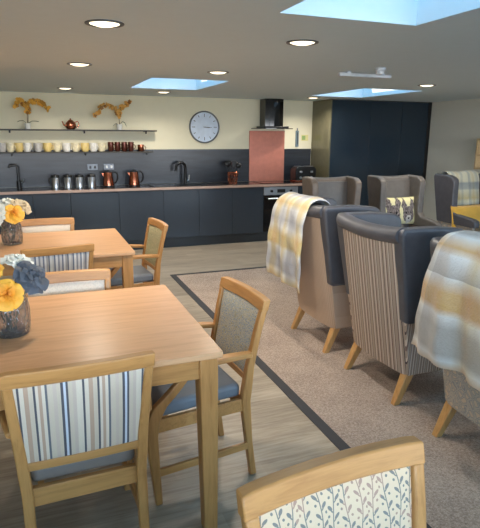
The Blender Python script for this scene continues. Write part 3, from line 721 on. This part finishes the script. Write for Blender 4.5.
# ------------------------------------------------------------------ vases and flowers
def petal(b, ang, r0, r1, h0, h1, width, curl, tilt=0):
    nu, nv = 6, 5
    def pt(u, v, off):
        a = ang + (u-.5)*width*(.55+.75*math.sin(PI*min(v*.9+.08, 1)))
        r = r0+(r1-r0)*v**1.3 + curl*max(0, v-.7)*1.6 - .006*math.cos((u-.5)*PI)*(v < .9) + off
        z = h0+(h1-h0)*math.sin(v*PI/2) - curl*max(0, v-.72)*1.2 + .004*math.sin(u*9+ang*3)*v
        z -= .35*(h1-h0)*((u-.5)*2)**2*v*v
        return (r*math.cos(a), r*math.sin(a), z)
    b.slab(nu, nv, lambda u, v: pt(u, v, 0), lambda u, v: pt(u, v, .0018))
def rose(parent, c, R, mt, tilt, name='rose'):
    b = MB(); ph = random.uniform(0, 6)
    for (n, r0, r1, h1, w_, cu) in ((2, .002, .10, 1.02, 3.4, 0), (3, .05, .26, 1.05, 2.7, .0), (3, .08, .40, 1.0, 2.6, .06), (4, .12, .54, .95, 2.1, .14), (5, .16, .68, .86, 1.8, .25), (5, .20, .82, .78, 1.5, .3), (6, .24, .98, .58, 1.5, .5)):
        for k in range(n): petal(b, ph+2*PI*k/n+r1*3, r0*R, r1*R, -.3*R, h1*R*.8, w_, cu*R)
    b.lathe([(.001, -.42*R), (.2*R, -.35*R), (.28*R, -.1*R), (.001, -.02*R)], n=14)
    o = b.build(name, mt, parent, smooth=True, loc=c); o.rotation_euler = tilt; return o
def flower_thing(name, label, c, foot, R, mt, tilt, group):
    t = thing(name, label, 'flower', foot, 0, group)
    d = Vector(c)-Vector(foot)
    MB().tube([(0, 0, 0), (d.x*.3, d.y*.3, d.z*.5), (d.x*.95, d.y*.95, d.z-R*.35)], .0035, 7).build('stem', m_green, t, smooth=True)
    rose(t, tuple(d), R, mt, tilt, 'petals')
    return t
def make_vase(loc, label, s=1):
    t = thing('glass_vase', label, 'vase', loc, 0, 'smoked glass vases')
    prof_o = [(.001, 0), (.066, 0), (.073, .012), (.077, .05), (.078, .10), (.072, .15), (.060, .178), (.058, .19)]
    prof = prof_o + [(.053, .19), (.055, .176), (.067, .148), (.072, .10), (.071, .05), (.066, .018), (.001, .014)]
    MB().lathe([(a*s, b_*s) for a, b_ in prof], n=48, rib=.012, ribs=12).build('glass_body', m_vase, t, smooth=True)
    return t
v1 = (-.150, 2.37, TZ); v2 = (-.215, 4.45, TZ)
make_vase(v1, 'ribbed smoked glass vase on the near table')
make_vase(v2, 'ribbed smoked glass vase on the far table')
def bouquet(v, lst, group, where):
    for (nm, lab, dx, dy, dz, R_, mt, tilt) in lst:
        foot = (v[0]+dx*.15, v[1]+dy*.15, v[2]+.016)
        flower_thing(nm, lab+' '+where, (v[0]+dx, v[1]+dy, v[2]+dz), foot, R_, mt, tilt, group)
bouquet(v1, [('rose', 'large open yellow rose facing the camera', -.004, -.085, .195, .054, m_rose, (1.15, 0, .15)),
             ('peony', 'big slate blue flower on the right side', .088, .0, .235, .066, m_brose, (.6, .75, 0)),
             ('rose', 'smaller yellow rose at the back left', -.06, -.01, .27, .048, m_rose, (.3, -.3, 0)),
             ('rose', 'white rose at the back', .04, .085, .285, .055, m_wrose, (.1, .2, 0)),
             ('rose', 'white rose on the left', -.10, -.02, .25, .06, m_wrose, (.5, -.7, 0))], 'roses in the near vase', 'in the near vase')
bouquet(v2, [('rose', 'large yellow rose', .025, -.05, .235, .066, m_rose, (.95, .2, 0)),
             ('rose', 'white rose on the left', -.08, -.04, .235, .065, m_wrose, (.8, -.6, 0)),
             ('rose', 'small white rose low on the left', -.10, -.06, .20, .045, m_wrose, (1.1, -.5, 0)),
             ('carnation', 'beige flower behind the yellow rose', .08, .05, .275, .07, m_beige, (.3, .6, 0)),
             ('rose', 'white rose at the back', -.02, .08, .30, .06, m_wrose, (.1, 0, 0))], 'roses in the far vase', 'in the far vase')
def leafy(v, lab, pts):
    t = thing('foliage_sprig', lab, 'foliage', (v[0], v[1], v[2]+.016), 0, 'green sprigs in vases')
    MB().tube([(0, 0, 0), (pts[0][0]*.5, pts[0][1]*.5, .14), pts[0]], .003, 6).build('stem', m_green, t)
    for (x, y, z) in pts:
        b = MB(); L = .045; a = math.atan2(y, x) + random.uniform(-.5, .5); d = Vector((math.cos(a), math.sin(a), .3)).normalized(); sd = Vector((-math.sin(a), math.cos(a), 0))
        P = Vector((x, y, z)); b.loft([[P+d*L*q+sd*w_, P+d*L*q+Vector((0, 0, .002)), P+d*L*q-sd*w_, P+d*L*q-Vector((0, 0, .002))] for q, w_ in ((0, .002), (.3, .013), (.6, .012), (1, .001))]); b.build('leaf', m_green, t, smooth=True)
leafy(v1, 'green leaf sprig at the left of the near vase', [(-.05, -.07, .235), (-.07, -.05, .25), (-.03, -.09, .21), (-.06, -.03, .22)])
leafy(v2, 'green leaf sprig at the right of the far vase', [(.075, -.02, .23), (.085, 0, .21), (.07, -.04, .20)])

# ------------------------------------------------------------------ wing armchairs
def yb(z): return -.285 - .165*max(0, (z-.2))/.98
def hw(z): return .315 + .045*min(1, max(0, (z-.2)/.9))
def make_wing(label, loc, deg, fabric, leather, inner, H=1.18, wingouter=None, wf=0.0, sx=1.0):
    t = thing('wing_armchair', label, 'armchair', loc, math.radians(deg), 'high wingback armchairs'); t.scale = (sx, 1, 1)
    # outer back, gently bowed
    def bk(off):
        def fn(u, v):
            z = .2+(H-.10-.2)*v; x = (2*u-1)*(hw(z)-.004); return (x, yb(z)+off-.018*(1-(2*u-1)**2)+.02*abs(2*u-1)**10, z)
        return fn
    MB().slab(20, 14, bk(0), bk(.04)).build('outer_back', fabric, t, smooth=True)
    for s in (-1, 1):
        # fabric side below the arm
        b = MB(); poly = [(yb(.2)+.012, .2), (.32, .2), (.335, .575), (yb(.575)+.012, .575)]
        b.prism(poly, lambda y, z: (s*(hw(z)-.035), y, z), lambda y, z: (s*hw(z), y, z)); b.build('side_panel', m_taupe_side if fabric is m_taupe else fabric, t, bevel=.008)
        # leather wing and arm
        zt = H
        poly = [(yb(.56), .565), (yb(.8), .80), (yb(1.0)-.004, 1.0), (yb(zt-.03)-.004, zt-.03), (yb(zt)+.02, zt), (-.18, zt-.003), (0.0-wf, zt-.022), (.045-wf, zt-.05), (.055-wf, zt-.10), (.05-wf, .95), (.052-wf, .80), (.062-wf*.95, .735), (.10-wf*.8, .695), (.30, .672), (.355, .655), (.37, .62), (.365, .565)]
        b = MB(); b.prism(poly, lambda y, z: (s*(hw(z)-.085), y, z), lambda y, z: (s*(hw(z)+.012), y, z)); b.build('wing', wingouter or leather, t, bevel=.026, seg=4)
        pp = [(s*(hw(.565)+.010), yb(.565)+.02, .572), (s*(hw(.565)+.012), .0, .572), (s*(hw(.565)+.012), .34, .572)]
        MB().tube(pp, .006, 8).build('piping', leather, t, smooth=True)
    # rolled top rim along the back
    def rim(u, a):
        x = (2*u-1)*(hw(H)-.03); z0 = H-.045-.02*(1-(2*u-1)**2); y0 = yb(H)+.045-.02*(1-(2*u-1)**2)
        return (x, y0+.062*math.cos(a), z0+.05*math.sin(a))
    MB().loft([[rim(k/16, 2*PI*j/14) for j in range(14)] for k in range(17)]).build('top_rim', leather, t, smooth=True)
    # inside back
    def ib(off):
        def fn(u, v):
            z = .44+(H-.06-.44)*v; x = (2*u-1)*(hw(z)-.084); e_ = min(1, 5*min(u, 1-u))
            return (x, yb(z)+off+.02*e_-.012*(1-(2*u-1)**2), z)
        return fn
    MB().slab(16, 12, ib(.12), ib(.041)).build('backrest', inner, t, smooth=True)
    # seat
    MB().box(-.235, .235, -.17, .36, .37, .50).build('seat_cushion', inner, t, bevel=.035, seg=4)
    MB().box(-.28, .28, -.28, .33, .2, .365).build('seat_base', fabric, t, bevel=.01)
    for s in (-1, 1):
        MB().beam([(s*.285, -.335, 0, .042, .042), (s*.275, -.245, .205, .062, .062)]).build('rear_leg', m_leg, t, bevel=.006)
        MB().beam([(s*.285, .305, 0, .042, .042), (s*.275, .27, .205, .062, .062)]).build('front_leg', m_leg, t, bevel=.006)
    return t
chairA = make_wing('wingback armchair in fine taupe stripe with the plaid throw, nearest the kitchen in its row', (2.375, 3.72, 0), -90, m_taupe_plain, m_leather, m_leather)
chairB = make_wing('taupe striped wingback armchair in the middle of the row, no throw on it', (2.375, 2.83, 0), -90, m_taupe, m_leather, m_leather, 1.16)
chairC = make_wing('wingback armchair in grey damask at the right edge under the big plaid throw', (2.375, 1.87, 0), -90, m_damask, m_leather, m_leather, 1.16)
make_wing('grey leather wingback armchair facing the camera, left of the one with the animal cushion', (3.30, 5.40, 0), 172, m_taupe_plain, m_leatherw, m_leatherb, 1.19, None, .13, .85)
make_wing('grey leather wingback armchair with the animal print cushion, before the tall units', (4.25, 5.40, 0), 174, m_taupe_plain, m_leatherb, m_leatherb, 1.19, None, .13, .85)
make_wing('dark leather wingback armchair at the right edge with checked throw and mustard cushion', (5.37, 5.40, 0), 178, m_damask, m_leather, m_leather, 1.19, None, .10, .95)

# ------------------------------------------------------------------ throws
def throw(label, mat, P, nu=44, nv=64, fold=.014, thick=.012, seed=1, name='plaid_throw', hem=.02):
    """P(u, v) gives the smooth draped surface; folds are added along its normal."""
    rnd = random.Random(seed); ph = [rnd.uniform(0, 6) for _ in range(6)]
    def at(u, v):
        p = Vector(P(u, v)); e = 1e-3
        du = Vector(P(min(1, u+e), v))-Vector(P(max(0, u-e), v)); dv = Vector(P(u, min(1, v+e)))-Vector(P(u, max(0, v-e)))
        n = du.cross(dv).normalized()
        return p, n
    def disp(u, v):
        g = abs(v-.35)*1.6; g = min(1, g)
        return fold*g*(math.sin(u*13+ph[0]+1.2*math.sin(v*4+ph[1])) + .5*math.sin(u*27+ph[2]+v*5) ) + .004*math.sin(v*31+ph[3]+u*8)
    b = MB()
    def side(off):
        def fn(u, v):
            p, n = at(u, v); ed = min(1, 14*min(u, 1-u, v, 1-v))
            return tuple(p + n*(fold*1.3*min(1, abs(v-.35)*2) + disp(u, v)) + n*off*(.35+.65*math.sqrt(max(0, ed))))
        return fn
    b.slab(nu, nv, side(thick), side(0))
    N = (nu+1)*(nv+1)
    for k in range(2):
        for j in range(nv+1):
            for i in range(nu+1): b.uv[k*N+j*(nu+1)+i] = (i/nu, j/nv)
    o = b.build(name, mat, None, smooth=True); tag(o, label, 'throw', 'plaid throws over armchairs'); return o

def drape(path, L0, L1):
    """walk a list of points by arc length"""
    P = [Vector(p) for p in path]; d = [0]
    for i in range(1, len(P)): d.append(d[-1]+(P[i]-P[i-1]).length)
    T = d[-1]
    def f(s):
        s = s*T
        for i in range(1, len(P)):
            if s <= d[i] or i == len(P)-1: return P[i-1].lerp(P[i], (s-d[i-1])/(d[i]-d[i-1]))
    return f
def smooth_path(pts, n=6):
    P = [Vector(p) for p in pts]; out = []
    for i in range(len(P)-1):
        p0, p1, p2, p3 = P[max(i-1, 0)], P[i], P[i+1], P[min(i+2, len(P)-1)]
        for q in range(n):
            s = q/n; out.append(.5*((2*p1)+(p2-p0)*s+(2*p0-5*p1+4*p2-p3)*s*s+(3*p1-p0-3*p2+p3)*s**3))
    out.append(P[-1]); return out
# path in (x, z) of the world for chairs A and C (backs face -X): inside hang, over the rim, outside hang
def xz_path(H, drop_in, drop_out):
    xo = 2.375
    return smooth_path([(xo-.26, 0, H-drop_in), (xo-.285, 0, H-.18), (xo-.30, 0, H-.03), (xo-.345, 0, H+.016), (xo-.42, 0, H+.018), (xo-.478, 0, H-.02), (xo-.505, 0, H-.12), (xo-.505, 0, H-.3), (xo-.485, 0, H-.48), (xo-.47, 0, H-drop_out)])
def make_throw_P(H, din, dout, top, bot, dip=0, yc=0):
    f = drape(xz_path(H, din, dout), 0, 0)
    def P(u, v):
        p = f(v); k = min(1, max(0, (H-p.z)/dout)) if p.x < 1.95 else 0
        y0 = top[0]+(bot[0]-top[0])*k; y1 = top[1]+(bot[1]-top[1])*k
        z = p.z - dip*(1-u)*k
        q = min(1, max(0, (p.x-2.03)/.05)); y0 += (max(y0, yc-.245)-y0)*q; y1 += (min(y1, yc+.245)-y1)*q
        return (p.x, y0+(y1-y0)*u, z)
    return P
throw('fluffy yellow and grey plaid throw over the farther taupe wing armchair', m_throwA, make_throw_P(1.18, .25, .68, (3.52, 4.07), (3.58, 4.24), .03, 3.72), seed=3, fold=.016)
throw('large fluffy ochre plaid throw over the armchair at the right edge', m_throwC, make_throw_P(1.185, .28, .64, (1.58, 2.10), (1.49, 2.27), .02, 1.87), seed=5, fold=.028)
# throw on chair E hangs over the inside of its back
fE = drape(smooth_path([(0, 5.78, .75), (0, 5.775, 1.0), (0, 5.765, 1.14), (0, 5.72, 1.215), (0, 5.62, 1.21), (0, 5.575, 1.15), (0, 5.54, 1.0), (0, 5.50, .8), (0, 5.47, .60)]), 0, 0)
def PE(u, v):
    p = fE(v); return (5.14+.52*u, p.y+.10, p.z)
throw('blue and cream checked throw over the back of the right-hand leather armchair', m_throwE, PE, seed=8, fold=.004, thick=.008)

# ------------------------------------------------------------------ cushions
def cushion(name, label, loc, w_, h_, d, mat, rot):
    t = thing(name, label, 'cushion', loc, 0, 'cushions on the armchairs'); t.rotation_euler = rot
    def sf(sgn):
        def fn(u, v):
            a, c = 2*u-1, 2*v-1; q = (1-a**4)*(1-c**4); pinch = 1-.05*(1-abs(a)**2)*(abs(c)**3)
            pinch2 = 1-.05*(1-abs(c)**2)*(abs(a)**3)
            return (a*w_/2*pinch2, sgn*d/2*(max(0, q)**.5)+sgn*.001, h_/2+c*h_/2*pinch)
        return fn
    MB().slab(20, 20, sf(-1), sf(1)).build('cover', mat, t, smooth=True)
    pts = []
    for k in range(65):
        q = 4*k/64
        a, c = [(-1+2*(q % 1), -1), (1, -1+2*(q % 1)), (1-2*(q % 1), 1), (-1, 1-2*(q % 1))][int(q) % 4]
        pts.append((a*w_/2*(1-.05*(1-c*c)*abs(a)**3), 0, h_/2+c*h_/2*(1-.05*(1-a*a)*abs(c)**3)))
    MB().tube(pts, .005, 6).build('piping', mat, t, smooth=True)
    return t
# animal print: two dark furry faces with upright pointed ears on a cream ground
mm = Mat('animal_face_print'); x, y, z = mm.xyz()
nz = mm.noise(mm.coord(), 30, 3); nn = (nz-.5)*.03
def face(cx, cz, k):
    dx = (x-cx)/k + nn; dz = (z-cz)/k + nn
    head = ((dx*dx)/(.062*.062) + (dz*dz)/(.075*.075)).lt(1)
    def ear(s):
        ex = dx*s - .045; ez = dz - .085
        return ((ex.abs() + ez.abs()*.38).lt(.030))
    muzzle = ((dx*dx)/(.028*.028) + ((dz+.045)*(dz+.045))/(.04*.04)).lt(1)
    eyes = (((dx.abs()-.026)*(dx.abs()-.026) + (dz-.012)*(dz-.012)).lt(.00009))
    nose = ((dx*dx)/(.012*.012) + ((dz+.035)*(dz+.035))/(.009*.009)).lt(1)
    return head.max(ear(1)).max(ear(-1)), muzzle, eyes.max(nose)
h1, mz1, e1 = face(-.10, .125, 1.55); h2, mz2, e2 = face(.12, .12, 1.35)
fur = mm.ramp(mm.noise(mm.coord(scale=(3, 1, 1)), 38, 3), [(0.35, sr(58, 52, 54)), (0.5, sr(112, 100, 98)), (.68, sr(176, 164, 156))])
c = mm.mix(h1.max(h2), sr(232, 222, 172), fur); c = mm.mix(mz1.max(mz2)*.8, c, sr(214, 206, 196)); c = mm.mix(e1.max(e2), c, sr(26, 24, 26))
mm.base(c); mm.set(Roughness=.9)
cushion('animal_print_cushion', 'cream cushion printed with two dark animal faces', (4.25, 5.52, .59), .50, .34, .12, mm.m, (-.18, 0, -.05))
cushion('mustard_cushion', 'plain mustard yellow cushion on the checked throw', (5.30, 5.42, .47), .56, .33, .14, m_mustard, (-.18, 0, .05))
